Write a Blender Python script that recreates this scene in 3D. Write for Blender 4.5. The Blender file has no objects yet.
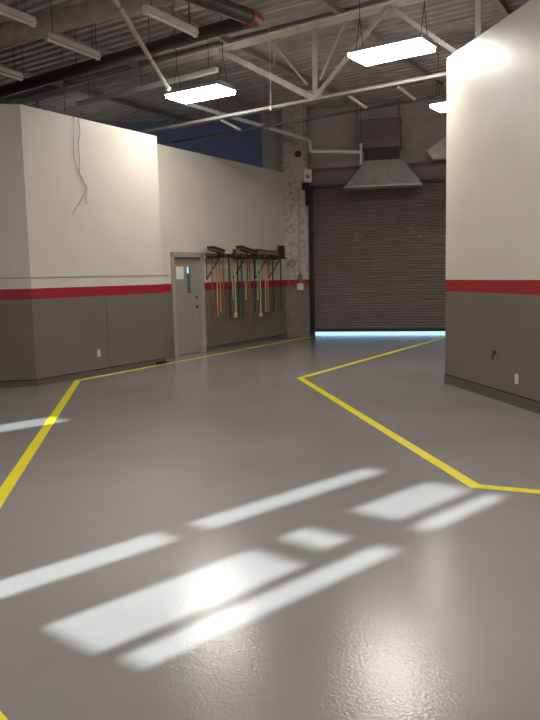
import bpy, bmesh, math, random
from mathutils import Vector, Matrix
random.seed(7)
scene = bpy.context.scene
COL = scene.collection
R = math.radians

# ------------------------------------------------------------------ materials
def nodes_of(name):
    m = bpy.data.materials.new(name); m.use_nodes = True
    nt = m.node_tree; b = nt.nodes['Principled BSDF']
    return m, nt, b
def add_bump(nt, b, scale, dist, strength=1.0, detail=2.0, coord='Object', stretch=None):
    tc = nt.nodes.new('ShaderNodeTexCoord'); n = nt.nodes.new('ShaderNodeTexNoise')
    n.inputs['Scale'].default_value = scale; n.inputs['Detail'].default_value = detail
    src = tc.outputs[coord]
    if stretch:
        mp = nt.nodes.new('ShaderNodeMapping'); mp.inputs['Scale'].default_value = stretch
        nt.links.new(src, mp.inputs['Vector']); src = mp.outputs['Vector']
    nt.links.new(src, n.inputs['Vector'])
    bp = nt.nodes.new('ShaderNodeBump'); bp.inputs['Distance'].default_value = dist; bp.inputs['Strength'].default_value = strength
    nt.links.new(n.outputs['Fac'], bp.inputs['Height']); nt.links.new(bp.outputs['Normal'], b.inputs['Normal'])
    return n
def mat(name, c, rough=.5, metal=0., var=.08, vscale=6., bump=0., bscale=80., spec=.5):
    m, nt, b = nodes_of(name)
    b.inputs['Roughness'].default_value = rough; b.inputs['Metallic'].default_value = metal
    b.inputs['Specular IOR Level'].default_value = spec
    tc = nt.nodes.new('ShaderNodeTexCoord'); n = nt.nodes.new('ShaderNodeTexNoise')
    n.inputs['Scale'].default_value = vscale; n.inputs['Detail'].default_value = 4
    nt.links.new(tc.outputs['Object'], n.inputs['Vector'])
    r = nt.nodes.new('ShaderNodeValToRGB')
    r.color_ramp.elements[0].position = .3; r.color_ramp.elements[1].position = .7
    r.color_ramp.elements[0].color = [x*(1-var) for x in c]+[1]; r.color_ramp.elements[1].color = [min(1, x*(1+var)) for x in c]+[1]
    nt.links.new(n.outputs['Fac'], r.inputs['Fac']); nt.links.new(r.outputs['Color'], b.inputs['Base Color'])
    if bump: add_bump(nt, b, bscale, bump)
    return m
def emit(name, c, s):
    m, nt, b = nodes_of(name)
    b.inputs['Base Color'].default_value = (*c, 1); b.inputs['Emission Color'].default_value = (*c, 1)
    b.inputs['Emission Strength'].default_value = s
    return m

WHITE = (.635, .585, .505); RED = (.33, .012, .022); GREY = (.172, .150, .119)
def wall_paint(name, rough_block=False, rough=.45):
    """white above, red band, grey below: painted bands fixed to the wall height"""
    m, nt, b = nodes_of(name)
    L = nt.links.new
    g = nt.nodes.new('ShaderNodeNewGeometry'); s = nt.nodes.new('ShaderNodeSeparateXYZ'); L(g.outputs['Position'], s.inputs[0])
    n = nt.nodes.new('ShaderNodeTexNoise'); n.inputs['Scale'].default_value = 1.6; n.inputs['Detail'].default_value = 5
    L(g.outputs['Position'], n.inputs['Vector'])
    def band(col, v):
        r = nt.nodes.new('ShaderNodeValToRGB'); r.color_ramp.elements[0].position = .3; r.color_ramp.elements[1].position = .7
        r.color_ramp.elements[0].color = [x*(1-v) for x in col]+[1]; r.color_ramp.elements[1].color = [x*(1+v) for x in col]+[1]
        L(n.outputs['Fac'], r.inputs['Fac']); return r.outputs['Color']
    def above(z):
        k = nt.nodes.new('ShaderNodeMath'); k.operation = 'GREATER_THAN'; k.inputs[1].default_value = z
        L(s.outputs['Z'], k.inputs[0]); return k.outputs[0]
    def mix(f, a, c):
        x = nt.nodes.new('ShaderNodeMix'); x.data_type = 'RGBA'; L(f, x.inputs[0]); L(a, x.inputs[6]); L(c, x.inputs[7]); return x.outputs[2]
    lo, hi = (.25, .12) if rough_block else (.06, .03)
    c = mix(above(1.335), band(GREY, lo), band(RED, .05))
    c = mix(above(1.50), c, band(WHITE if not rough_block else (.50, .455, .41), hi))
    if rough_block:                                  # worn patches where paint has come away
        n2 = nt.nodes.new('ShaderNodeTexNoise'); n2.inputs['Scale'].default_value = 9; n2.inputs['Detail'].default_value = 6
        L(g.outputs['Position'], n2.inputs['Vector'])
        k = nt.nodes.new('ShaderNodeValToRGB'); k.color_ramp.elements[0].position = .47; k.color_ramp.elements[1].position = .75
        L(n2.outputs['Fac'], k.inputs['Fac'])
        rgb = nt.nodes.new('ShaderNodeRGB'); rgb.outputs[0].default_value = (.24, .20, .17, 1)
        c = mix(k.outputs['Color'], c, rgb.outputs[0])
    L(c, b.inputs['Base Color'])
    b.inputs['Roughness'].default_value = rough
    add_bump(nt, b, 14 if rough_block else 40, .006 if rough_block else .0015, 1, 4)
    return m

def block_wall(name, c, c2):
    m, nt, b = nodes_of(name); L = nt.links.new
    tc = nt.nodes.new('ShaderNodeTexCoord'); mp = nt.nodes.new('ShaderNodeMapping')
    mp.inputs['Rotation'].default_value = (R(90), 0, 0)
    L(tc.outputs['Object'], mp.inputs['Vector'])
    br = nt.nodes.new('ShaderNodeTexBrick'); br.inputs['Scale'].default_value = 1
    br.inputs['Brick Width'].default_value = .40; br.inputs['Row Height'].default_value = .20; br.inputs['Mortar Size'].default_value = .008
    br.inputs['Color1'].default_value = (*c, 1); br.inputs['Color2'].default_value = (*c2, 1); br.inputs['Mortar'].default_value = (*[x*.86 for x in c], 1)
    L(mp.outputs['Vector'], br.inputs['Vector']); L(br.outputs['Color'], b.inputs['Base Color'])
    b.inputs['Roughness'].default_value = .8
    return m

def floor_mat():
    m, nt, b = nodes_of('grey_epoxy'); L = nt.links.new
    tc = nt.nodes.new('ShaderNodeTexCoord')
    n = nt.nodes.new('ShaderNodeTexNoise'); n.inputs['Scale'].default_value = .7; n.inputs['Detail'].default_value = 6
    L(tc.outputs['Object'], n.inputs['Vector'])
    r = nt.nodes.new('ShaderNodeValToRGB'); r.color_ramp.elements[0].position = .3; r.color_ramp.elements[1].position = .7
    r.color_ramp.elements[0].color = (.215, .203, .192, 1); r.color_ramp.elements[1].color = (.25, .237, .224, 1)
    L(n.outputs['Fac'], r.inputs['Fac']); L(r.outputs['Color'], b.inputs['Base Color'])
    b.inputs['Roughness'].default_value = .20; b.inputs['Specular IOR Level'].default_value = .7
    v = nt.nodes.new('ShaderNodeTexVoronoi'); v.inputs['Scale'].default_value = 85; v.feature = 'SMOOTH_F1'
    L(tc.outputs['Object'], v.inputs['Vector'])
    n2 = nt.nodes.new('ShaderNodeTexNoise'); n2.inputs['Scale'].default_value = 60; n2.inputs['Detail'].default_value = 3
    L(tc.outputs['Object'], n2.inputs['Vector'])
    ad = nt.nodes.new('ShaderNodeMath'); ad.operation = 'ADD'; L(v.outputs['Distance'], ad.inputs[0]); L(n2.outputs['Fac'], ad.inputs[1])
    bp = nt.nodes.new('ShaderNodeBump'); bp.inputs['Distance'].default_value = .00055; bp.inputs['Strength'].default_value = 1
    L(ad.outputs[0], bp.inputs['Height']); L(bp.outputs['Normal'], b.inputs['Normal'])
    return m

def glass_mat(name, tint=(1, 1, 1)):
    m, nt, b = nodes_of(name)
    t = nt.nodes.new('ShaderNodeBsdfTransparent'); t.inputs[0].default_value = (*tint, 1)
    g = nt.nodes.new('ShaderNodeBsdfGlossy'); g.inputs['Roughness'].default_value = .03
    x = nt.nodes.new('ShaderNodeMixShader'); x.inputs[0].default_value = .06
    nt.links.new(t.outputs[0], x.inputs[1]); nt.links.new(g.outputs[0], x.inputs[2])
    nt.links.new(x.outputs[0], nt.nodes['Material Output'].inputs['Surface'])
    return m

M = dict(
    floor=floor_mat(), paint=wall_paint('banded_wall_paint'), paint_r=wall_paint('banded_wall_paint_semigloss', rough=.36),
    block=wall_paint('banded_worn_brick_paint', True, .7),
    rear=block_wall('painted_block', (.50, .45, .43), (.55, .495, .47)),
    blue=mat('blue_block_paint', (.17, .21, .40), .7),
    shell=mat('shell_grey', (.16, .15, .14), .9), deck=mat('roof_deck_steel', (.42, .375, .36), .75, 0, .18, 3),
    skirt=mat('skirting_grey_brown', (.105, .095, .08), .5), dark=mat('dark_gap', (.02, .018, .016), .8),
    groove=mat('grey_strip', (.33, .31, .28), .6),
    yellow=mat('yellow_floor_paint', (.78, .66, .012), .4, 0, .06, 12),
    steelw=mat('white_painted_steel', (.68, .63, .56), .55, 0, .12, 4), steelm=mat('grey_white_steel', (.47,.435,.40), .6, 0, .12, 4), steelg=mat('grey_painted_steel', (.36, .33, .30), .6, 0, .12, 4),
    galv=mat('galvanised_sheet', (.46, .47, .45), .5, .25, .10, 5), duct=mat('pale_duct_wrap', (.44, .37, .30), .75, 0, .15, 5),
    black=mat('black_pipe', (.045, .037, .034), .5), redcap=mat('orange_red_coupling', (.26, .06, .04), .5),
    white=mat('white_enamel', (.78, .76, .72), .4), housing=mat('light_housing', (.6, .6, .58), .45),
    lens=emit('lit_lens', (1, .95, .885), 34.), tube=mat('unlit_tube', (.75, .73, .68), .3),
    curtain=mat('brown_grey_shutter', (.195, .158, .148), .5, 0, .06, 2, spec=.3), guide=mat('dark_guide_steel', (.035, .03, .03), .5),
    rubber=mat('black_rubber', (.015, .015, .015), .7),
    door=mat('grey_door_paint', (.30, .275, .235), .45, 0, .04), frame=mat('door_frame_paint', (.35, .325, .275), .45, 0, .04),
    paper=mat('white_paper', (.75, .74, .72), .8, 0, .03), ink=mat('grey_ink', (.25, .25, .27), .8), chrome=mat('dull_chrome', (.45, .44, .42), .3, .9),
    darkmetal=mat('dark_metal', (.06, .055, .05), .4, .6), almond=mat('almond_plastic', (.72, .66, .54), .4, 0, .02),
    signred=mat('sign_red', (.55, .05, .04), .5), cable=mat('grey_brown_cable', (.15, .13, .11), .6),
    wood=mat('tan_wood', (.42, .25, .12), .5, 0, .15, 14), redwood=mat('red_brown_wood', (.26, .085, .05), .5, 0, .15, 14),
    orange=mat('orange_paint', (.46, .17, .06), .45), ygreen=mat('yellow_green_fibreglass', (.36, .38, .19), .45), green=mat('green_paint', (.20, .33, .16), .45),
    dgreen=mat('dark_green_paint', (.035, .06, .045), .45), brown=mat('dark_brown_wood', (.15, .085, .05), .5, 0, .15, 14),
    blackh=mat('black_handle', (.025, .025, .025), .45), dred=mat('dark_red_paint', (.30, .03, .025), .45), yel=mat('yellow_plastic', (.70, .50, .06), .45),
    bristle=mat('dark_bristle', (.035, .026, .022), .95, 0, .3, 60, .004, 300), tanbristle=mat('brown_bristle', (.13, .085, .055), .95, 0, .3, 60, .004, 300),
    pane=glass_mat('window_glass'), lite=glass_mat('door_lite_glass', (.8, .88, 1)),
    ground=mat('outdoor_concrete', (.55, .55, .53), .9),
)

# ------------------------------------------------------------------ mesh helpers
def V(*a): return Vector(a)
class MB:
    def __init__(s): s.bm = bmesh.new()
    def hexa(s, pts):                      # 8 corners: bottom 4, top 4
        v = [s.bm.verts.new(p) for p in pts]
        for f in ((3,2,1,0),(4,5,6,7),(0,1,5,4),(1,2,6,5),(2,3,7,6),(3,0,4,7)): s.bm.faces.new([v[i] for i in f])
        return s
    def obox(s, o, ex, ey, ez, a, b, c):   # box a=(x0,x1) along ex ...
        P = lambda i, j, k: o+ex*a[i]+ey*b[j]+ez*c[k]
        return s.hexa([P(0,0,0),P(1,0,0),P(1,1,0),P(0,1,0),P(0,0,1),P(1,0,1),P(1,1,1),P(0,1,1)])
    def box(s, lo, hi): return s.obox(V(0,0,0), V(1,0,0), V(0,1,0), V(0,0,1), (lo[0],hi[0]), (lo[1],hi[1]), (lo[2],hi[2]))
    def prism(s, poly, z0, z1):
        lo = [s.bm.verts.new((p[0], p[1], z0)) for p in poly]; hi = [s.bm.verts.new((p[0], p[1], z1)) for p in poly]
        s.bm.faces.new(lo[::-1]); s.bm.faces.new(hi); n = len(poly)
        for i in range(n): s.bm.faces.new((lo[i], lo[(i+1)%n], hi[(i+1)%n], hi[i]))
        return s
    def bar(s, a, b, w, h, up=(0,0,1)):    # rectangular bar between two points
        a, b = Vector(a), Vector(b); d = (b-a); L = d.length; d.normalize(); up = Vector(up)
        if abs(d.dot(up)) > .98: up = V(0,1,0)
        sx = d.cross(up).normalized(); uz = sx.cross(d).normalized()
        return s.obox(a, d, sx, uz, (0,L), (-w/2,w/2), (-h/2,h/2))
    def angle(s, a, b, w, t=.008):         # steel angle section
        a, b = Vector(a), Vector(b); d = (b-a); L = d.length; d.normalize(); up = V(0,0,1)
        if abs(d.dot(up)) > .98: up = V(0,1,0)
        sx = d.cross(up).normalized(); uz = sx.cross(d).normalized()
        s.obox(a, d, sx, uz, (0,L), (-w/2,w/2), (-t/2,t/2)); s.obox(a, d, sx, uz, (0,L), (-t/2,t/2), (-w,-t/2))
        return s
    def tube(s, pts, r, n=12):
        pts = [Vector(p) for p in pts]; rings = []; prev = None
        for i, p in enumerate(pts):
            d = (pts[min(i+1,len(pts)-1)]-pts[max(i-1,0)]).normalized()
            if prev is None:
                x = d.cross(V(0,0,1)) if abs(d.z) < .9 else d.cross(V(1,0,0))
            else: x = prev-d*prev.dot(d)
            x.normalize(); prev = x; y = d.cross(x)
            k = 1.
            if 0 < i < len(pts)-1:
                c = (pts[i]-pts[i-1]).normalized().dot((pts[i+1]-pts[i]).normalized()); k = 1/max(.5, math.sqrt((1+c)/2))
            rr = r[i] if isinstance(r, (list, tuple)) else r
            rings.append([s.bm.verts.new(p+(x*math.cos(2*math.pi*j/n)+y*math.sin(2*math.pi*j/n))*rr) for j in range(n)])
        for a, b in zip(rings, rings[1:]):
            for j in range(n): s.bm.faces.new((a[j], a[(j+1)%n], b[(j+1)%n], b[j]))
        s.bm.faces.new(rings[0][::-1]); s.bm.faces.new(rings[-1])
        return s
    def ring(s, c, ax, R0, r, n=24, m=8):
        c = Vector(c); ax = Vector(ax).normalized(); x = ax.cross(V(0,0,1) if abs(ax.z) < .9 else V(1,0,0)).normalized(); y = ax.cross(x); g = []
        for i in range(n):
            a = 2*math.pi*i/n; d = x*math.cos(a)+y*math.sin(a)
            g.append([s.bm.verts.new(c+d*(R0+r*math.cos(2*math.pi*j/m))+ax*r*math.sin(2*math.pi*j/m)) for j in range(m)])
        for i in range(n):
            for j in range(m): s.bm.faces.new((g[i][j], g[(i+1)%n][j], g[(i+1)%n][(j+1)%m], g[i][(j+1)%m]))
        return s
    def build(s, name, m, parent=None, bevel=0., smooth=False, inv=None):
        bm = s.bm
        if bevel: bmesh.ops.bevel(bm, geom=bm.edges[:], offset=bevel, segments=2, profile=.7, affect='EDGES', clamp_overlap=True)
        bmesh.ops.recalc_face_normals(bm, faces=bm.faces[:])
        if parent is not None and inv is None: inv = root_inv(parent)
        if inv is not None: bm.transform(inv)
        me = bpy.data.meshes.new(name); bm.to_mesh(me); bm.free()
        me.materials.append(M[m])
        if smooth:
            for p in me.polygons: p.use_smooth = True
            me.set_sharp_from_angle(angle=R(40))
        o = bpy.data.objects.new(name, me); COL.objects.link(o)
        if parent is not None: o.parent = parent
        return o
def root_inv(o):
    while o.parent: o = o.parent
    return (Matrix.Translation(o.location) @ Matrix.Rotation(o.rotation_euler.z, 4, 'Z')).inverted()
def tag(o, label, cat, group=None):
    o['label'] = label; o['category'] = cat
    if group: o['group'] = group
    return o
def thing(name, label, cat, loc, rz=0, group=None):
    o = bpy.data.objects.new(name, None); COL.objects.link(o); o.location = loc; o.rotation_euler = (0,0,rz); o.empty_display_size = .1
    return tag(o, label, cat, group)
def struct(o): o['kind'] = 'structure'; return o
def single(mb, name, m, label, cat, origin=None, group=None, **k):     # a thing made of one mesh, origin at its base
    if origin is None:
        bb = [v.co for v in mb.bm.verts]; origin = V(sum(v.x for v in bb)/len(bb), sum(v.y for v in bb)/len(bb), min(v.z for v in bb))
    o = mb.build(name, m, inv=Matrix.Translation(-Vector(origin)), **k); o.location = origin
    return tag(o, label, cat, group)
def dup(root, loc, rz, label):
    r = root.copy(); COL.objects.link(r); r.location = loc; r.rotation_euler = (0,0,rz); r['label'] = label
    for ch in list(root.children):
        c = ch.copy(); COL.objects.link(c); c.parent = r
        for g in ch.children:
            d = g.copy(); COL.objects.link(d); d.parent = c
    return r
Z = V(0,0,1)
DECK = 5.95

# ------------------------------------------------------------------ the setting
SHELL = [(-12,7.47),(9,-10.16),(9,17.94),(-12,22.79)]
FL = [(-12,7.4),(9,-10.3),(9,18.25),(-12,23.1)]
struct(MB().prism(FL, -.25, 0).build('floor', 'floor'))
gr = MB().prism([(-40,-30),(40,-30),(40,60),(-40,60)], -.5, -.02)
struct(gr.build('ground', 'ground'))
# outer shell
struct(MB().prism([(-12,7.47),(-12,22.79),(-12.2,22.85),(-12.2,7.6)], 0, 6.3).build('wall_left_outer', 'shell'))
struct(MB().prism([(9,-10.16),(9,17.94),(9.2,17.9),(9.2,-10.3)], 0, 6.3).build('wall_right_outer', 'shell'))
# rear wall (block), line through Q along Rd; opening for the roll-up door and a small window far left
Q = V(1.15,19.75,0); Rd = V(.974,-.225,0).normalized(); Rn = V(-.225,-.974,0).normalized()
def rearbox(mb, s0, s1, z0, z1, o0=-.2, o1=0.): return mb.obox(Q, Rd, Rn, Z, (s0,s1), (o0,o1), (z0,z1))
m = MB(); rearbox(m, -1.27, .06, 0, 6.3); rearbox(m, .06, 3.72, 4.1, 6.3); rearbox(m, 3.72, 8.1, 0, 6.3)
struct(m.build('wall_rear', 'rear'))
m = MB(); rearbox(m, -13.6, -4.6, 0, 6.3); rearbox(m, -4.6, -2.6, 0, 1.74); rearbox(m, -4.6, -2.6, 2.75, 6.3); rearbox(m, -2.6, -1.27, 0, 6.3)
struct(m.build('wall_rear_left', 'blue'))
m = MB(); rearbox(m, -4.6, -2.6, 1.74, 2.75, -.12, -.11)
struct(m.build('window_1', 'pane'))
# window wall behind the camera
sa = R(43.5); S = V(math.cos(sa), math.sin(sa), 0); W = V(.766,-.643,0).normalized()
ELEV = R(30); TE = math.tan(ELEV); DW = 2.0
holes = [(-3.77,-3.55,.3,2.94),(-3.75,-3.55,3.18,5.02),(-3.10,-2.70,1.77,3.09),(-3.12,-2.78,3.33,3.59),(-3.13,-2.77,4.04,4.96),
         (-2.60,-2.44,1.82,3.59),(-2.64,-2.49,4.0,4.95),(-8.0,-7.6,3.8,4.8)]
holes = [(b0,b1,(a0+DW)*TE,(a1+DW)*TE) for b0,b1,a0,a1 in holes]
bs = sorted({-13.8,13.7}|{x for h in holes for x in h[:2]}); zs = sorted({0.,6.3}|{x for h in holes for x in h[2:]})
WO = S*-DW; Wn = V(W.y,-W.x,0)
m = MB()
for i in range(len(bs)-1):
    for j in range(len(zs)-1):
        bc, zc = (bs[i]+bs[i+1])/2, (zs[j]+zs[j+1])/2
        if any(h[0]<bc<h[1] and h[2]<zc<h[3] for h in holes): continue
        m.obox(WO, W, Wn, Z, (bs[i],bs[i+1]), (-.01,.01), (zs[j],zs[j+1]))
struct(m.build('wall_front', 'shell'))
for k, h in enumerate(holes):
    m = MB(); m.obox(WO, W, Wn, Z, (h[0],h[1]), (-.003,.003), (h[2],h[3])); struct(m.build('window_%d' % (k+2), 'pane'))
# roof deck: corrugated sheet, ribs parallel to the truss
Vd = V(.824,-.566,0).normalized(); Ud = V(.5075,.8616,0).normalized(); Up = V(.566,.824,0).normalized()
m = MB(); t = -16.
prof = []
while t < 30:
    prof += [(t,.0),(t+.09,.0),(t+.115,.05),(t+.205,.05)]; t += .23
top = [(p[0], .2) for p in prof]
for (a, b) in zip(prof, prof[1:]):
    va = [m.bm.verts.new(Up*q[0]+Vd*s+Z*(DECK+q[1])) for q in (a,b) for s in (-28,28)]
    m.bm.faces.new((va[0],va[1],va[3],va[2]))
bmesh.ops.remove_doubles(m.bm, verts=m.bm.verts[:], dist=.0005)
m.obox(V(0,0,0), Up, Vd, Z, (-16,30), (-28,28), (DECK+.1,DECK+.25))
cx, cy = -1.5, 9.5
for i in range(4):
    a, b = Vector((*SHELL[i],0)), Vector((*SHELL[(i+1)%4],0)); d = b-a; n = V(d.y,-d.x,0).normalized()
    if n.dot(V(cx,cy,0)-a) > 0: n = -n
    bmesh.ops.bisect_plane(m.bm, geom=m.bm.verts[:]+m.bm.edges[:]+m.bm.faces[:], plane_co=a+n*.1, plane_no=n, clear_outer=True)
struct(m.build('ceiling', 'deck'))

# partition walls
A = V(-3.62,11.05,0); B = V(-2.0,13.69,0); fu = (B-A).normalized(); fn = V(fu.y,-fu.x,0); FLN = (B-A).length
LH = 4.22
m = MB(); m.obox(A, fu, fn, Z, (0,FLN), (-.15,0), (0,LH)); struct(m.build('wall_left', 'paint'))
cu = V(-.985,-.17,0).normalized(); cn = V(-cu.y,cu.x,0)
if cn.y > 0: cn = -cn
m = MB(); m.obox(A-fn*.0, cu, cn, Z, (0,7.5), (-.15,0), (0,LH)); struct(m.build('wall_left_corner', 'paint'))
S0 = V(-1.95,14.709,0); N2 = V(.8616,-.5075,0)
back = S0-Ud*1.14
m = MB(); m.prism([(B-fn*.15-fu*.15)[:2],(B-fn*.15)[:2],(B-fn*.72)[:2],(B-fn*.72-fu*.15)[:2]], 0, LH); struct(m.build('wall_left_return', 'paint'))
m = MB(); D0, D1, DH = .0, 1.03, 2.10
m.obox(S0, Ud, N2, Z, (-1.0,D0), (-.15,0), (0,LH)); m.obox(S0, Ud, N2, Z, (D0,D1), (-.15,0), (DH,LH)); m.obox(S0, Ud, N2, Z, (D1,4.72), (-.15,0), (0,LH))
struct(m.build('wall_left_rear', 'paint'))
C = V(2.549,10.406,0); ru = V(.191,-.9816,0).normalized(); rn = V(-.9816,-.191,0).normalized(); RH = 4.56
m = MB(); m.obox(C, ru, rn, Z, (0,17.6), (-.15,0), (0,RH)); struct(m.build('wall_right', 'paint_r'))
m = MB(); m.obox(C-rn*.15, -rn, ru, Z, (0,5.9), (0,.15), (0,RH)); struct(m.build('wall_right_return', 'paint'))
# brick pilaster beside the door
F0 = V(.44,18.86,0); pu = V(.953,.303,0).normalized(); pn = V(pu.y,-pu.x,0); PW = .66
P1 = F0+pu*PW
m = MB(); m.prism([F0[:2], P1[:2], (1.13,19.72), (.30,19.90)], 0, 6.1); struct(m.build('wall_rear_pilaster', 'block'))

# skirting and trims
def skirt(name, o, u, n, s0, s1, h=.10, t=.012, mm='skirt'):
    m = MB(); m.obox(o, u, n, Z, (s0,s1), (0,t), (0,h)); b = struct(m.build(name, mm))
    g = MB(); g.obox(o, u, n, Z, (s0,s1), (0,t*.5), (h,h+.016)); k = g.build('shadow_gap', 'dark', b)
skirt('baseboard_left', A, fu, fn, .0, FLN, .085)
skirt('baseboard_left_corner', A, cu, cn, 0, 7.4, .085)
skirt('baseboard_left_rear', S0, Ud, N2, D1+.06, 4.7, .08)
skirt('baseboard_right', C, ru, rn, 0, 17.4, .125)
m = MB(); m.obox(A, fu, fn, Z, (0,FLN), (0,.006), (1.655,1.675)); m.obox(A, cu, cn, Z, (0,7.4), (0,.006), (1.655,1.675)); m.obox(S0, Ud, N2, Z, (-.6,-.03), (0,.006), (1.655,1.675)); struct(m.build('trim_1', 'groove'))
m = MB(); m.obox(A, fu, fn, Z, (1.58,1.592), (0,.002), (.10,1.335)); struct(m.build('trim_2', 'skirt'))

# personnel door
m = MB(); fw = .055
m.obox(S0, Ud, N2, Z, (D0-.03,D0+fw), (-.15,.03), (0,DH+.03)); m.obox(S0, Ud, N2, Z, (D1-fw,D1+.05), (-.15,.03), (0,DH+.03)); m.obox(S0, Ud, N2, Z, (D0-.03,D1+.05), (-.15,.03), (DH-fw,DH+.04))
d1 = struct(m.build('door_1', 'frame'))
dl, dr, dh = D0+fw+.005, D1-fw-.005, DH-fw-.005
l0, l1, z0, z1 = .575, .69, 1.29, 1.84
m = MB(); o = (-.10,-.055)
m.obox(S0, Ud, N2, Z, (dl,l0), o, (.01,dh)); m.obox(S0, Ud, N2, Z, (l1,dr), o, (.01,dh)); m.obox(S0, Ud, N2, Z, (l0,l1), o, (.01,z0)); m.obox(S0, Ud, N2, Z, (l0,l1), o, (z1,dh))
leaf = m.build('door_leaf', 'door', d1)
m = MB(); m.obox(S0, Ud, N2, Z, (l0,l1), (-.08,-.075), (z0,z1)); m.build('door_glass', 'lite', d1)
m = MB()
for a in ((l0-.015,l0,z0-.015,z1+.015),(l1,l1+.015,z0-.015,z1+.015),(l0,l1,z0-.015,z0),(l0,l1,z1,z1+.015)): m.obox(S0, Ud, N2, Z, a[:2], (-.055,-.045), a[2:])
m.build('glass_frame', 'door', d1)
def wp(s, o, z): return S0+Ud*s+N2*o+Z*z
m = MB(); m.tube([wp(.885,-.055,.99), wp(.885,-.045,.99)], .032, 16); m.tube([wp(.885,-.045,.99), wp(.885,.0,.99), wp(.86,.012,.99), wp(.775,.012,.985)], .011, 10)
m.build('lever_handle', 'darkmetal', d1, smooth=True)
m = MB(); m.tube([wp(.885,-.055,1.19), wp(.885,-.035,1.19)], .028, 16); m.build('deadbolt', 'darkmetal', d1, smooth=True)
m = MB()
for z in (.3,1.05,1.8): m.tube([wp(D0+fw+.002,-.05,z-.05), wp(D0+fw+.002,-.05,z+.05)], .009, 8)
m.build('hinge', 'darkmetal', d1, smooth=True)
# paper notice on the door
t = thing('paper_notice', 'white sheet of paper taped to the grey door beside its narrow window', 'notice', wp(.33,-.05,1.58))
m = MB(); m.obox(S0, Ud, N2, Z, (.21,.46), (-.0548,-.053), (1.585,1.845)); m.build('sheet', 'paper', t)
# wedge by the door foot
m = MB(); m.prism([(B+fu*-.02+fn*.01)[:2], (B+fu*.10+fn*.01)[:2], (B+fu*.10-fn*.03)[:2], (B+fu*-.02-fn*-.001)[:2]], 0, .01)
m.bm.free()
m = MB(); m.obox(B, fu, fn, Z, (-.30,-.01), (.013,.05), (0.0,.05)); single(m, 'rubber_bumper', 'rubber', 'small black rubber bumper at the foot of the wall left of the door', 'bumper', bevel=.006)

# roll-up door
m = MB(); n0 = 53; y0 = .07
pts = []
pitch = (4.05-y0-.07)/n0
for i in range(n0):
    zb = y0+.07+pitch*i
    for a, dpt in ((0,.0),(.12,.010),(.3,.019),(.5,.022),(.7,.019),(.88,.010)): pts.append((zb+a*pitch, dpt))
pts.append((4.05,0))
for s_ in (0,1): pass
rows = [[m.bm.verts.new(Q+Rd*s+Rn*(o_+.03)+Z*z) for z, o_ in pts] for s in (.09,3.68)]
for i in range(len(pts)-1): m.bm.faces.new((rows[0][i], rows[1][i], rows[1][i+1], rows[0][i+1]))
bk = [[m.bm.verts.new(Q+Rd*s+Rn*.02+Z*z) for z in (pts[0][0],4.05)] for s in (.09,3.68)]
m.bm.faces.new((bk[0][0],bk[0][1],bk[1][1],bk[1][0]))
d2 = struct(m.build('door_2', 'curtain'))
m = MB(); rearbox(m, .07, 3.70, y0-.005, y0+.07, .0, .07); m.build('bottom_bar', 'guide', d2)
m = MB(); rearbox(m, -.02, .12, 0, 4.1, 0, .12); m.build('guide_rail', 'guide', d2, bevel=.006)
m = MB(); rearbox(m, 3.66, 3.80, 0, 4.1, 0, .12); m.build('guide_rail', 'guide', d2, bevel=.006)
m = MB(); pr = [(0.02,3.93),(.30,3.93),(.38,3.97),(.42,4.06),(.42,4.28),(.36,4.36),(.26,4.40),(.02,4.40)]
va = [[m.bm.verts.new(Q+Rd*s+Rn*o_+Z*z) for o_, z in pr] for s in (-.04,3.85)]
m.bm.faces.new(va[0]); m.bm.faces.new(va[1][::-1])
for i in range(len(pr)): m.bm.faces.new((va[0][i], va[0][(i+1)%8], va[1][(i+1)%8], va[1][i]))
m.build('coil_hood', 'curtain', d2)

# ------------------------------------------------------------------ painted floor lines
def line(pts, w, label, z=.0015):
    pts = [V(p[0],p[1],0) for p in pts]; l, r = [], []
    for i, p in enumerate(pts):
        d0 = (pts[i]-pts[i-1]).normalized() if i else (pts[1]-pts[0]).normalized()
        d1_ = (pts[i+1]-pts[i]).normalized() if i < len(pts)-1 else d0
        n0_, n1_ = V(-d0.y,d0.x,0), V(-d1_.y,d1_.x,0); nn = (n0_+n1_).normalized(); k = w/2/max(.35, nn.dot(n0_))
        l.append(p+nn*k); r.append(p-nn*k)
    m = MB()
    for i in range(len(pts)-1):
        q = [r[i], r[i+1], l[i+1], l[i]]; m.hexa([*q, *[x+Z*z for x in q]])
    bmesh.ops.remove_doubles(m.bm, verts=m.bm.verts[:], dist=.0005)
    return single(m, 'yellow_floor_line', 'yellow', label, 'floor marking', origin=(pts[0].x,pts[0].y,0))
line([(-1.55,2.5),(-2.05,5.25),(-3.12,11.55),(1.04,18.78)], .10, 'yellow painted line that runs up the left side and along the left wall past the door')
line([(4.75,18.45),(.467,11.257),(1.527,5.288),(3.35,4.50)], .10, 'yellow painted line with two bends on the right side of the floor')
line([(-1.62,3.11),(-1.07,2.50),(-.57,1.95)], .10, 'short corner of yellow painted line at the bottom left of the floor')

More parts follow.
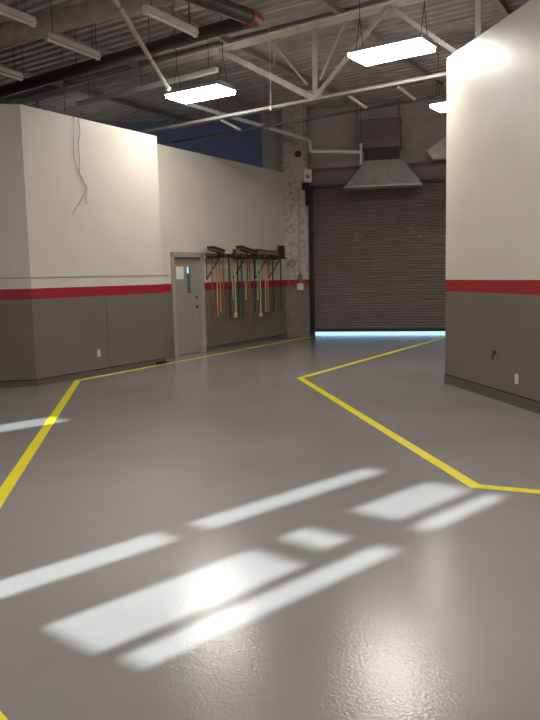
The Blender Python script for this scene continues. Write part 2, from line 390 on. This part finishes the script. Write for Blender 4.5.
# ------------------------------------------------------------------ lit fixtures
def hb_local(name, label, loc, rz):
    t = thing(name, label, 'ceiling light', loc, rz, 'lit ceiling lights'); inv = Matrix.Identity(4)
    m = MB(); m.hexa([V(-.57,-.27,.06),V(.57,-.27,.06),V(.57,.27,.06),V(-.57,.27,.06),V(-.55,-.16,.15),V(.55,-.16,.15),V(.55,.16,.15),V(-.55,.16,.15)])
    m.build('housing', 'housing', t, inv=inv)
    m = MB(); m.hexa([V(-.54,-.27,0),V(.54,-.27,0),V(.54,.27,0),V(-.54,.27,0),V(-.56,-.265,.058),V(.56,-.265,.058),V(.56,.265,.058),V(-.56,.265,.058)])
    m.build('lens', 'lens', t, inv=inv)
    for sx in (-1,1):
        m = MB(); m.tube([V(sx*.50,-.12,.14), V(sx*.50,0,.60), V(sx*.50,.12,.14)], .006, 6); m.tube([V(sx*.5,0,.59), V(sx*.5,0,DECK-loc[2])], .006, 6)
        m.build('hanger_cable', 'darkmetal', t, inv=inv)
    return t
LZ = 4.71
l1_ = hb_local('high_bay_light', 'large lit ceiling light before the roll-up door, near the right wall', (1.83,10.72,LZ), R(-35))
dup(l1_, (-1.10,12.85,LZ), R(-33), 'lit ceiling light hanging over the left white wall')
dup(l1_, (3.75,14.02,LZ), R(-35), 'small far lit ceiling light partly hidden behind the right wall')
# extra unseen fixtures, added to even out the hall and light the blue wall
for p, lab in (((-.57,6.3,LZ),'unseen ceiling light added over the middle of the hall, above the picture'), ((2.2,4.4,LZ),'unseen ceiling light added nearest the right wall, above the picture'),
               ((-3.3,3.9,LZ),'unseen ceiling light added left of the camera, above the picture'), ((-.2,1.2,LZ),'unseen ceiling light added straight above the camera'),
               ((-5.2,17.3,LZ),'unseen ceiling light added in the room behind the left partition')): dup(l1_, p, R(-35), lab)

# unlit strip lights
def strip(label, loc, rz):
    t = thing('strip_light', label, 'strip light', loc, rz, 'unlit strip lights'); I = Matrix.Identity(4)
    m = MB(); m.hexa([V(-.53,-.055,.0),V(.53,-.055,.0),V(.53,.055,.0),V(-.53,.055,.0),V(-.53,-.035,.075),V(.53,-.035,.075),V(.53,.035,.075),V(-.53,.035,.075)]); m.build('channel', 'steelw', t, inv=I)
    m = MB(); m.tube([V(-.50,0,-.022), V(.50,0,-.022)], .017, 10); m.build('tube', 'tube', t, inv=I, smooth=True)
    for sx in (-1,1):
        m = MB(); m.box((sx*.515-.015,-.03,-.04),(sx*.515+.015,.03,0)); m.build('lamp_holder', 'white', t, inv=I)
        m = MB(); m.tube([V(sx*.40,0,.07), V(sx*.40,0,DECK-loc[2])], .005, 6); m.build('hanger_chain', 'darkmetal', t, inv=I)
    return t
s1 = strip('unlit white strip light below the pale round duct, third from the left edge', (-2.70,10.72,4.90), R(62))
dup(s1, (-1.18,9.80,4.90), R(59.4), 'unlit white strip light beside the black pipe, rightmost of the four')
dup(s1, (-4.20,11.74,4.90), R(62), 'unlit strip light cut by the left edge, lower of the two there')
dup(s1, (-3.19,9.25,4.90), R(62), 'unlit strip light at the upper left corner, dim above the pale duct')

# ------------------------------------------------------------------ roof steel
T0 = V(1.27,12.45,0); tu = V(math.cos(R(36)),-math.sin(R(36)),0); tn = V(tu.y,-tu.x,0)
def tp(s, z, o=0): return T0+tu*s+tn*o+Z*z
t = thing('roof_truss', 'white painted steel roof truss with diagonal webs crossing below the roof deck', 'truss', tp(0,4.55))
ZT, ZB = 5.79, 4.60
m = MB()
for o_ in (-.055,.055): m.obox(T0, tu, tn, Z, (-9.5,7.5), (o_-.035,o_+.035), (ZT+.035,ZT+.05)); m.obox(T0, tu, tn, Z, (-9.5,7.5), (o_*.45-.006,o_*.45+.006), (ZT-.05,ZT+.05))
m.build('top_chord', 'steelw', t)
m = MB()
for o_ in (-.045,.045): m.obox(T0, tu, tn, Z, (-9.0,7.0), (o_-.024,o_+.024), (ZB-.04,ZB-.03)); m.obox(T0, tu, tn, Z, (-9.0,7.0), (o_*.5-.005,o_*.5+.005), (ZB-.04,ZB+.02))
m.build('bottom_chord', 'steelg', t)
for s in (-8.0,-.49,2.35,5.2):
    m = MB(); m.bar(tp(s,ZB), tp(s,ZT), .09, .03, tn); m.build('post', 'steelm', t)
for a, b, w in ((-2.56,-.49,.10),(.90,-.49,.07),(.90,2.35,.07),(3.8,2.35,.08),(3.8,5.2,.07),(-9.2,-8.0,.07)):
    m = MB(); m.bar(tp(a,ZT,.02), tp(b,ZB,.02), .05, w); m.build('diagonal', 'steelm', t)
for a, za, b, zb in ((-1.41,5.74,-.66,4.86),(-1.35,5.30,-1.30,5.74),(.1,5.74,-.40,4.9)):
    m = MB(); m.bar(tp(a,za,-.02), tp(b,zb,-.02), .03, .035); m.build('brace', 'steelm', t)
for s, za, zb_ in [(x,ZB-.03,ZB+.15) for x in (-.49,2.35,-8.0)]+[(x,ZT-.15,ZT+.03) for x in (-2.56,.9,3.8)]:
    m = MB(); m.obox(T0, tu, tn, Z, (s-.14,s+.14), (-.012,.012), (za,zb_)); m.build('gusset_plate', 'steelm', t)
# purlins on the truss
Vp = V(.8616,-.5075,0)
i = 0
PUR = {-12.2:('leftmost','dim'), -9.86:('',''), -7.54:('',''), -5.2:('',''), -2.88:('',''), -.56:('','')}
PL = ['roof purlin far over the left partition, dim', 'roof purlin above the unlit strip lights on the left', 'roof purlin above the left lit ceiling light',
      'roof purlin meeting the truss left of the big ceiling light', 'roof purlin disappearing behind the top of the right wall', 'roof purlin above the room right of the right wall']
for v, lab in zip((-12.2,-9.86,-7.54,-5.2,-2.88,-.56), PL):
    o_ = Vp*v; a0 = 3.2; a1 = 17.0
    m = MB(); ez = 5.865
    m.obox(o_, Ud, Vp, Z, (a0,a1), (-.04,.04), (ez-.02,ez-.012)); m.obox(o_, Ud, Vp, Z, (a0,a1), (-.004,.004), (ez-.012,DECK-.008)); m.obox(o_, Ud, Vp, Z, (a0,a1), (-.04,.04), (DECK-.008,DECK-.001))
    single(m, 'roof_purlin', 'steelg', lab, 'roof beam', origin=o_+Ud*8+Z*ez, group='roof purlins')

def hang(p, ztop=DECK): return ([Vector(p), V(p[0],p[1],ztop)], .006, 6)
def pipe_thing(name, label, cat, pts, r, mm, hangers=(), n=14, part='pipe'):
    t = thing(name, label, cat, Vector(pts[0]))
    m = MB(); m.tube(pts, r, n); m.build(part, mm, t, smooth=True)
    for h in hangers:
        m = MB(); m.tube([V(h[0],h[1],h[2]+r), V(h[0],h[1],DECK-.003)], .006, 6); m.ring(h, V(*pts[1])-V(*pts[0]), r+.004, .006, 16, 6); m.build('hanger', 'darkmetal', t)
    return t
def lerp(a, b, k): return tuple(V(*a).lerp(V(*b), k))
# pale round duct
a, b = (-8.2,13.77,5.3), (1.6,8.24,5.3)
t = thing('round_duct', 'pale tan round duct crossing the upper left under the roof', 'duct', a)
m = MB(); m.tube([a,b], .15, 24); m.build('duct_run', 'duct', t, smooth=True)
for k in (.12,.30,.47,.60,.72,.88):
    p = lerp(a,b,k); m = MB(); m.ring(p, V(*b)-V(*a), .152, .012, 24, 6); m.tube([V(p[0],p[1],p[2]+.15), V(p[0],p[1],DECK-.003)], .01, 6); m.build('strap', 'duct', t)
# black pipe with coloured elbow
a, b, c = (-8.02,15.84,5.0), (-.094,10.007,5.0), (-2.45,7.29,5.0)
t = thing('black_pipe', 'thick black pipe under the roof that doubles back at an orange-red elbow', 'pipe', a)
m = MB(); m.tube([a, lerp(a,b,.985)], .095, 20); m.build('long_run', 'black', t, smooth=True)
m = MB(); m.tube([lerp(c,b,.96), c], .095, 20); m.build('return_run', 'black', t, smooth=True)
m = MB(); e0, e1 = V(*lerp(a,b,.984)), V(*lerp(c,b,.965))
m.tube([e0, V(*lerp(a,b,.99)), V(*b)+V(.02,.01,0), V(*lerp(c,b,.985)), e1], [.101]*5, 20); m.build('elbow', 'redcap', t, smooth=True)
for k in (.15,.4,.63,.85):
    p = lerp(a,b,k); m = MB(); m.ring(p, V(*b)-V(*a), .098, .008, 20, 6); m.tube([V(p[0],p[1],p[2]+.095), V(p[0],p[1],DECK-.003)], .006, 6); m.build('hanger', 'darkmetal', t)
# sprinkler branch (long pale pipe running towards the left light)
a, b = (-1.77,4.35,4.80), (-1.62,12.60,4.80)
t = pipe_thing('branch_pipe', 'long pale pipe running away overhead and ending above the left lit light', 'pipe', [a,b], .034, 'duct', [lerp(a,b,k) for k in (.2,.55,.8)])
m = MB(); m.tube([lerp(a,b,.99), lerp(a,b,1.004)], .044, 14); m.build('end_cap', 'steelw', t, smooth=True)
# thin conduit
a, b = (-7.6,16.0,5.4), (1.9,9.71,5.4)
pipe_thing('conduit', 'thin pale conduit running below the roof just before the black pipe', 'conduit', [a,b], .018, 'steelw', [lerp(a,b,k) for k in (.1,.33,.5,.68,.9)], 8)
# unistrut rail behind left light
a, b = V(-3.88,15.46,5.2), V(-.82,13.19,5.2)
t = thing('strut_rail', 'pale steel strut rail hanging behind the left lit ceiling light', 'rail', a)
m = MB(); d_ = (b-a).normalized(); q_ = V(-d_.y,d_.x,0); Lr = (b-a).length
m.obox(a, d_, q_, Z, (0,Lr), (-.04,.04), (.07,.08)); m.obox(a, d_, q_, Z, (0,Lr), (-.04,-.03), (0,.08)); m.obox(a, d_, q_, Z, (0,Lr), (.03,.04), (0,.08)); m.build('channel', 'white', t)
for k in (.1,.5,.95):
    p = a.lerp(b,k); m = MB(); m.tube([V(p.x,p.y,5.27), V(p.x,p.y,DECK-.003)], .006, 6); m.build('hanger_rod', 'darkmetal', t)
# gas pipe with jog and tee
P = [(-1.62,14.33,4.98),(1.09,18.55,4.98),(1.128,18.605,4.94),(1.128,18.605,4.74),(1.165,18.594,4.70),(2.36,18.24,4.60)]
t = pipe_thing('gas_pipe', 'white pipe from behind the left light that steps down beside the exhaust duct', 'pipe', P, .042, 'white', [lerp(P[0],P[1],k) for k in (.25,.62,.95)])
m = MB(); m.tube([(2.36,18.24,4.33),(2.36,18.24,4.80)], .030, 12); m.tube([(2.36,18.24,4.55),(2.36,18.24,4.65)], .04, 12); m.tube([(2.36,18.24,4.31),(2.36,18.24,4.35)], .038, 12); m.build('tee_riser', 'white', t, smooth=True)
m = MB(); m.tube([(2.36,18.24,4.78),(2.36,18.30,DECK)], .006, 6); m.build('hanger', 'darkmetal', t)
# dark pipe beyond the truss, on struts from its bottom chord
a, b = (-2.2,15.2,4.42), (3.9,12.05,4.42)
a, b = tuple(tp(-4.4,4.42,-.55)), tuple(tp(3.0,4.42,-.55))
t = thing('strut_hung_pipe', 'thin dark pipe running just beyond the lower chord of the truss', 'pipe', a)
m = MB(); m.tube([a,b], .022, 10); m.build('pipe', 'darkmetal', t, smooth=True)
for s in (.15,1.05,-2.6):
    m = MB(); m.bar(tp(s,4.545,-.03), tp(s+.05,4.43,-.55), .05, .03); m.build('strut', 'steelw', t)
# hanging chains
m = MB(); m.tube([(-3.615,13.508,4.70),(-3.615,13.508,DECK)], .008, 6); m.tube([(-3.615,13.508,4.66),(-3.615,13.508,4.72)], .025, 8)
single(m, 'hanging_chain', 'cable', 'chain hanging from the roof above the left white wall', 'chain', origin=(-3.615,13.508,4.66))
q = tp(-1.39,4.55,.05); m = MB(); m.tube([q, q+Z*(DECK-4.55)], .008, 6); m.tube([q-Z*.02, q+Z*.04], .02, 8)
single(m, 'hanging_chain', 'steelw', 'thin pale chain hanging from the truss right of the left lit light', 'chain', origin=q-Z*.02)

# ------------------------------------------------------------------ exhaust duct over the roll-up door
def rq(s, o, z): return Q+Rd*s+Rn*o+Z*z
t = thing('exhaust_duct', 'sheet metal exhaust box with a flared grey hood over the roll-up door', 'duct', rq(1.9,.5,3.8))
m = MB(); rearbox(m, 1.33, 2.44, 4.78, 5.47, .02, .62); m.build('fan_box', 'curtain', t, bevel=.012)
m = MB(); rearbox(m, 1.31, 2.46, 5.05, 5.08, .0, .64); rearbox(m, 1.31, 2.46, 5.44, 5.49, .0, .64); m.build('flange', 'curtain', t)
m = MB(); rearbox(m, 1.55, 2.42, 4.45, 4.80, .43, .60); m.build('neck', 'guide', t)
m = MB(); m.hexa([rq(1.08,.44,3.80),rq(2.98,.44,3.82),rq(2.98,1.0,3.82),rq(1.08,1.0,3.80),rq(1.58,.44,4.47),rq(2.48,.44,4.47),rq(2.48,.62,4.47),rq(1.58,.62,4.47)]); m.build('flared_hood', 'galv', t)
m = MB(); rearbox(m, 1.06, 3.0, 3.77, 3.81, .43, 1.02); m.build('hood_rim', 'galv', t)
for s in (1.36,2.41):
    m = MB(); m.tube([rq(s,.5,5.45), rq(s,.5,DECK)], .012, 6); m.build('hanger_rod', 'darkmetal', t)
t = thing('duct_end', 'pale sheet metal duct end half hidden behind the right wall near the far light', 'duct', rq(3.8,.5,4.4))
m = MB(); poly = [(3.10,4.60),(3.54,4.92),(4.6,4.92),(4.6,4.40),(3.25,4.40)]
va = [[m.bm.verts.new(rq(s,o_,z)) for s, z in poly] for o_ in (.45,.75)]
m.bm.faces.new(va[0][::-1]); m.bm.faces.new(va[1])
for i in range(5): m.bm.faces.new((va[0][i], va[0][(i+1)%5], va[1][(i+1)%5], va[1][i]))
m.build('duct_body', 'steelw', t)
m = MB(); m.tube([rq(3.9,.6,4.9), rq(3.9,.6,DECK)], .012, 6); m.build('hanger_rod', 'darkmetal', t)

# ------------------------------------------------------------------ on the pilaster
def pp(s, o, z): return F0+pu*s+pn*o+Z*z
t = thing('warning_sign', 'white sign with a red mark high on the pilaster beside the roll-up door', 'sign', pp(.64,.02,3.99))
m = MB(); m.obox(F0, pu, pn, Z, (.53,.75), (0,.10), (3.99,4.32)); m.build('plate', 'almond', t, bevel=.006)
m = MB(); m.obox(F0, pu, pn, Z, (.59,.69), (.10,.104), (4.09,4.15)); m.obox(F0, pu, pn, Z, (.60,.64), (.10,.104), (4.15,4.19)); m.build('red_mark', 'signred', t)
m = MB(); m.obox(F0, pu, pn, Z, (.50,.66), (0,.16), (3.80,3.97)); m.obox(F0, pu, pn, Z, (.60,.66), (0,.10), (3.4,3.8)); m.tube([pp(.56,.16,3.88), pp(.56,.20,3.88)], .05, 16)
single(m, 'shutter_bracket', 'rubber', 'black bracket on the pilaster just under the white sign', 'bracket', bevel=.004)
t = thing('switch_box', 'pale switch box with a grey device above it on the red band of the pilaster', 'switch', pp(.40,.03,1.23))
m = MB(); m.obox(F0, pu, pn, Z, (.32,.48), (0,.07), (1.23,1.40)); m.build('box', 'almond', t, bevel=.008)
m = MB(); m.obox(F0, pu, pn, Z, (.345,.455), (0,.09), (1.42,1.62)); m.tube([pp(.40,.04,1.60), pp(.40,.04,1.68)], .025, 10); m.build('device', 'cable', t, bevel=.004)
m = MB(); m.tube([pp(.40,.02,1.66), pp(.40,.02,3.95)], .010, 8); m.build('conduit', 'groove', t)
m = MB(); m.ring(pp(.19,.045,1.92), pn, .085, .016, 24, 8); m.tube([pp(.19,.0,2.02), pp(.19,.05,2.02)], .02, 8)
single(m, 'wall_ring', 'groove', 'round ring hanging on the pilaster right of the tool rack', 'ring')
m = MB(); m.tube([pp(.41,0,4.70), pp(.41,.05,4.70)], .085, 16); m.tube([pp(.41,.05,4.70), pp(.41,.06,4.70)], .06, 16)
single(m, 'junction_box', 'darkmetal', 'round dark junction box high on the pilaster above the sign', 'junction box')

# ------------------------------------------------------------------ outlets, wires
def outlet(o, u, n, s, z, label):
    t = thing('wall_outlet', label, 'outlet', o+u*s+n*.004+Z*(z-.058))
    m = MB(); m.obox(o, u, n, Z, (s-.037,s+.037), (0,.007), (z-.058,z+.058)); m.build('cover_plate', 'almond', t, bevel=.003)
    for k in (-.024,.024):
        m = MB(); m.obox(o, u, n, Z, (s-.017,s+.017), (.007,.010), (z+k-.015,z+k+.015)); r_ = m.build('socket', 'almond', t)
        m = MB()
        for x in (-.007,.007): m.obox(o, u, n, Z, (s+x-.0015,s+x+.0015), (.010,.0105), (z+k-.004,z+k+.008))
        m.build('slot', 'rubber', r_)
outlet(A, fu, fn, 1.35, .37, 'small beige outlet low on the grey left wall')
outlet(C, ru, rn, 1.98, .33, 'beige outlet low on the grey right wall')
m = MB(); m.tube([C+ru*1.44+rn*-.002+Z*.59, C+ru*1.44+rn*.012+Z*.59], .030, 14); m.tube([C+ru*1.44+rn*.012+Z*.59, C+ru*1.43+rn*.03+Z*.55, C+ru*1.44+rn*.02+Z*.50], .008, 8)
single(m, 'cable_stub', 'darkmetal', 'small dark cable stub on the grey right wall left of the outlet', 'cable')
t = thing('loose_wire', 'pair of loose thin wires dangling from the top of the left white wall', 'wire', A+fu*1.1+fn*.03+Z*2.66)
def fw_(s, z, o=.02): return A+fu*s+fn*o+Z*z
def smooth_pts(p, k=4):
    out = []
    for i in range(len(p)-1):
        p0, p1, p2, p3 = p[max(i-1,0)], p[i], p[i+1], p[min(i+2,len(p)-1)]
        for j in range(k):
            u_ = j/k; out.append(.5*((2*p1)+(-p0+p2)*u_+(2*p0-5*p1+4*p2-p3)*u_*u_+(-p0+3*p1-3*p2+p3)*u_**3))
    return out+[p[-1]]
for pts in ([(1.06,4.225,-.05),(1.06,4.23,.006),(1.03,4.0),(1.0,3.75),(1.0,3.55),(1.09,3.36),(1.18,3.22),(1.22,3.12),(1.18,3.0),(1.08,2.88),(.98,2.76),(.91,2.66)],
            [(1.15,4.225,-.05),(1.15,4.23,.006),(1.16,4.0),(1.11,3.8),(1.12,3.6),(1.10,3.37),(1.14,3.25),(1.25,3.13),(1.23,3.02),(1.21,2.95),(1.24,2.86)]):
    m = MB(); m.tube(smooth_pts([fw_(*p) for p in pts]), .0045, 6); m.build('strand', 'cable', t, smooth=True)

# ------------------------------------------------------------------ tool rack and tools
t = thing('tool_rack', 'dark wall rack with slanted brackets holding brooms and shovels right of the door', 'rack', wp(2.9,.1,1.58))
for o_ in (.155,.245):
    m = MB(); m.obox(S0, Ud, N2, Z, (1.02,4.36), (o_-.012,o_+.012), (2.03,2.06)); m.build('rail', 'rubber', t)
for s in (1.20,2.23,3.22,3.86):
    m = MB(); m.obox(S0, Ud, N2, Z, (s-.012,s+.012), (0,.01), (1.55,2.03)); m.obox(S0, Ud, N2, Z, (s-.012,s+.012), (.01,.36), (2.005,2.03))
    m.bar(wp(s,.012,1.57), wp(s,.35,2.01), .022, .022); m.build('bracket', 'rubber', t)
TZ = 2.062; TO = .20; G = 'tools hanging on the wall rack'
def tool(name, cat, label, s, hm, zb, kind, w, lvl=0, tilt=0, hm2='bristle', bm_='brown', grip=None, r=.018):
    base = TZ+(.055 if lvl else 0)
    t = thing(name, label, cat, wp(s,TO,zb), 0, G)
    ca, sb = math.cos(tilt), math.sin(tilt); hu = Ud*ca+Z*sb; hz = Z*ca-Ud*sb; c = wp(s,TO,base+(w/2*abs(sb) if lvl else 0))
    m = MB(); m.tube([wp(s,TO,zb), c+hz*.01], r, 10); m.build('handle', hm, t, smooth=True)
    if kind == 'broom':
        m = MB(); m.obox(c, hu, N2, hz, (-w/2,w/2), (-.075,.075), (0,.03)); m.build('head_block', bm_, t, bevel=.006)
        m = MB(); hb = .055 if lvl else .022
        m.hexa([c+hu*x*w/2+N2*y*.07+hz*.03 for x, y in ((-.97,-1),(.97,-1),(.97,1),(-.97,1))]+[c+hu*x*w/2+N2*y*.09+hz*(.03+hb) for x, y in ((-1.02,-1),(1.02,-1),(1.02,1),(-1.02,1))]); m.build('bristles', hm2, t)
    elif kind == 'squeegee':
        m = MB(); m.obox(c, hu, N2, hz, (-w/2,w/2), (-.09,.09), (0,.02)); m.build('head_bar', bm_, t, bevel=.004)
        m = MB(); m.obox(c, hu, N2, hz, (-w/2,w/2), (-.09,.09), (.02,.045)); m.build('rubber_blade', 'rubber', t)
    elif kind == 'rake':
        m = MB(); m.obox(c, hu, N2, hz, (-w/2,w/2), (-.10,.10), (0,.025)); m.build('head_bar', bm_, t, bevel=.004)
        m = MB()
        for k in range(7): m.bar(c+N2*(-.09+.03*k)+hz*.02, c+N2*(-.09+.03*k)+hz*.05, .006, .006, Ud)
        m.build('tines', 'darkmetal', t)
    else:                                            # shovel: dished blade standing up on the rails
        bh = .30 if w > .2 else .16; m = MB(); g = []
        for i in range(6):
            row = []
            for j in range(7):
                x = -1+2*j/6; k = i/5; row.append(c+Ud*x*w/2+N2*(.06*x*x-.03)*(1)+Z*(k*bh))
            g.append(row)
        for back in (0,.008):
            vs = [[m.bm.verts.new(p-N2*back) for p in row] for row in g]
            for i in range(5):
                for j in range(6): m.bm.faces.new((vs[i][j], vs[i][j+1], vs[i+1][j+1], vs[i+1][j]))
            if not back: v0 = vs
        per = lambda v: v[0]+[v[i][6] for i in range(1,6)]+v[5][::-1][1:]+[v[i][0] for i in range(4,0,-1)]
        pa, pb = per(v0), per(vs)
        for i in range(len(pa)): m.bm.faces.new((pa[i], pa[(i+1)%len(pa)], pb[(i+1)%len(pa)], pb[i]))
        m.build('blade', bm_, t, smooth=True)
        m = MB(); m.obox(c, Ud, N2, Z, (-w/2,w/2), (-.10,.05), (0,.012)); m.build('step_plate', bm_, t)
        m = MB(); m.tube([c+Z*-.12-N2*.0, c+Z*.012, c+Z*(bh*.4)-N2*.035], .019, 10); m.build('socket', bm_, t, smooth=True)
    if grip == 'D':
        m = MB(); p = lambda x, z: wp(s+x,TO,zb+z)
        m.tube([p(0,.12), p(-.045,.06), p(-.055,.0), p(.055,.0), p(.045,.06), p(0,.12)], .014, 8); m.build('d_grip', 'yel', t, smooth=True)
    elif grip:
        m = MB(); m.tube([wp(s,TO,zb-.005), wp(s,TO,zb+.42)], r+.005, 10); m.build('grip', grip, t, smooth=True)
    return t
T = [
 ('push_broom','broom','short broom with a red-gripped dark handle, first on the rack beside the door',1.14,'redwood',.69,'broom',.28,0,0,'bristle','brown','dred'),
 ('push_broom','broom','slanted dark broom with a tan handle, second on the rack from the door',1.31,'wood',.75,'broom',.46,1,R(-9),'bristle','brown',None),
 ('floor_squeegee','squeegee','black squeegee with a bright orange handle, third on the rack from the door',1.43,'orange',.85,'squeegee',.13,0,0,'bristle','rubber','orange'),
 ('scrub_brush','brush','narrow scrub brush with a red-brown handle, fourth tool from the door',1.56,'redwood',.84,'broom',.11,0,0,'bristle','brown',None),
 ('push_broom','broom','black-handled broom, fifth tool on the rack from the door',1.80,'blackh',.69,'broom',.19,0,0,'bristle','blackh',None),
 ('garden_rake','rake','rake with a short tan wooden handle, sixth tool from the door',1.93,'wood',1.09,'rake',.05,0,0,'bristle','darkmetal',None),
 ('shovel','shovel','shovel with a yellow-green handle and yellow end grip, left half of the rack',2.03,'ygreen',.70,'shovel',.12,0,0,'bristle','darkmetal','D'),
 ('floor_scraper','scraper','black-handled scraper just right of the first yellow-gripped shovel',2.14,'blackh',.67,'squeegee',.06,0,0,'bristle','darkmetal',None),
 ('push_broom','broom','broom with a dark green handle left of the widest slanted dark broom',2.31,'dgreen',.66,'broom',.20,0,0,'bristle','brown','dgreen'),
 ('floor_scraper','scraper','scraper with a yellow-green handle under the middle slanted broom',2.47,'ygreen',1.07,'squeegee',.07,0,0,'bristle','darkmetal',None),
 ('push_broom','broom','wide dark push broom tilted across the middle of the rack',2.56,'brown',.83,'broom',.70,1,R(-9),'bristle','brown',None),
 ('garden_rake','rake','rake with the longest brown handle, reaching almost to the skirting',2.65,'redwood',.29,'rake',.06,0,0,'bristle','darkmetal',None),
 ('push_broom','broom','black-handled broom right of the longest brown handle',2.86,'blackh',.77,'broom',.19,0,0,'bristle','blackh',None),
 ('scrub_brush','brush','scrub brush with a plain green handle in the right half of the rack',3.01,'green',1.05,'broom',.07,0,0,'bristle','green',None),
 ('floor_scraper','scraper','scraper with a yellow grip at its end, near the right end of the rack',3.13,'ygreen',.66,'squeegee',.09,0,0,'bristle','darkmetal','D'),
 ('push_broom','broom','widest push broom, tan brown, lying tilted at the right of the rack',3.37,'wood',.74,'broom',.86,1,R(-3),'tanbristle','wood',None),
 ('floor_squeegee','squeegee','squeegee with an orange-red handle under the wide tan broom',3.48,'orange',.74,'squeegee',.10,0,0,'bristle','rubber',None),
 ('push_broom','broom','black-handled broom, second tool from the right end of the rack',3.73,'blackh',.72,'broom',.28,0,0,'bristle','blackh',None),
 ('shovel','shovel','black square scoop shovel standing up at the right end of the rack',4.13,'blackh',.75,'shovel',.34,0,0,'bristle','blackh',None),
]
for a in T: tool(a[0], a[1], a[2], a[3], a[4], a[5], a[6], a[7], a[8], a[9], a[10], a[11], a[12])

# ------------------------------------------------------------------ daylight
w = bpy.data.worlds.new('World'); scene.world = w; w.use_nodes = True
bg = w.node_tree.nodes['Background']; bg.inputs[0].default_value = (.36,.68,1.,1); bg.inputs[1].default_value = 3.2
sun = bpy.data.lights.new('sun', 'SUN'); sun.energy = 17.; sun.angle = R(.85); sun.color = (.80,.92,1.)
so = bpy.data.objects.new('sun', sun); COL.objects.link(so)
dirv = V(S.x*math.cos(ELEV), S.y*math.cos(ELEV), -math.sin(ELEV)); so.rotation_euler = dirv.to_track_quat('-Z','Y').to_euler(); so.location = (-6,-6,12)

# ------------------------------------------------------------------ camera
f = 720.; pitch = math.atan(84/720.); roll = math.atan(.0224)
F = V(0, math.cos(pitch), -math.sin(pitch)); R0 = V(1,0,0); U0 = R0.cross(F)
c_, s_ = math.cos(roll), -math.sin(roll)
Rv = R0*c_+U0*s_; Uv = U0*c_-R0*s_
cam = bpy.data.cameras.new('camera'); co = bpy.data.objects.new('camera', cam); COL.objects.link(co)
co.matrix_world = Matrix(((Rv.x,Uv.x,-F.x,0),(Rv.y,Uv.y,-F.y,0),(Rv.z,Uv.z,-F.z,1.61),(0,0,0,1)))
cam.sensor_fit = 'VERTICAL'; cam.sensor_height = 24; cam.lens = 24*f/720.; cam.clip_start = .02; cam.clip_end = 200
scene.camera = co
vs = scene.view_settings; vs.view_transform = 'Standard'; vs.look = 'None'; vs.exposure = .22; vs.gamma = 1.; vs.use_curve_mapping = False
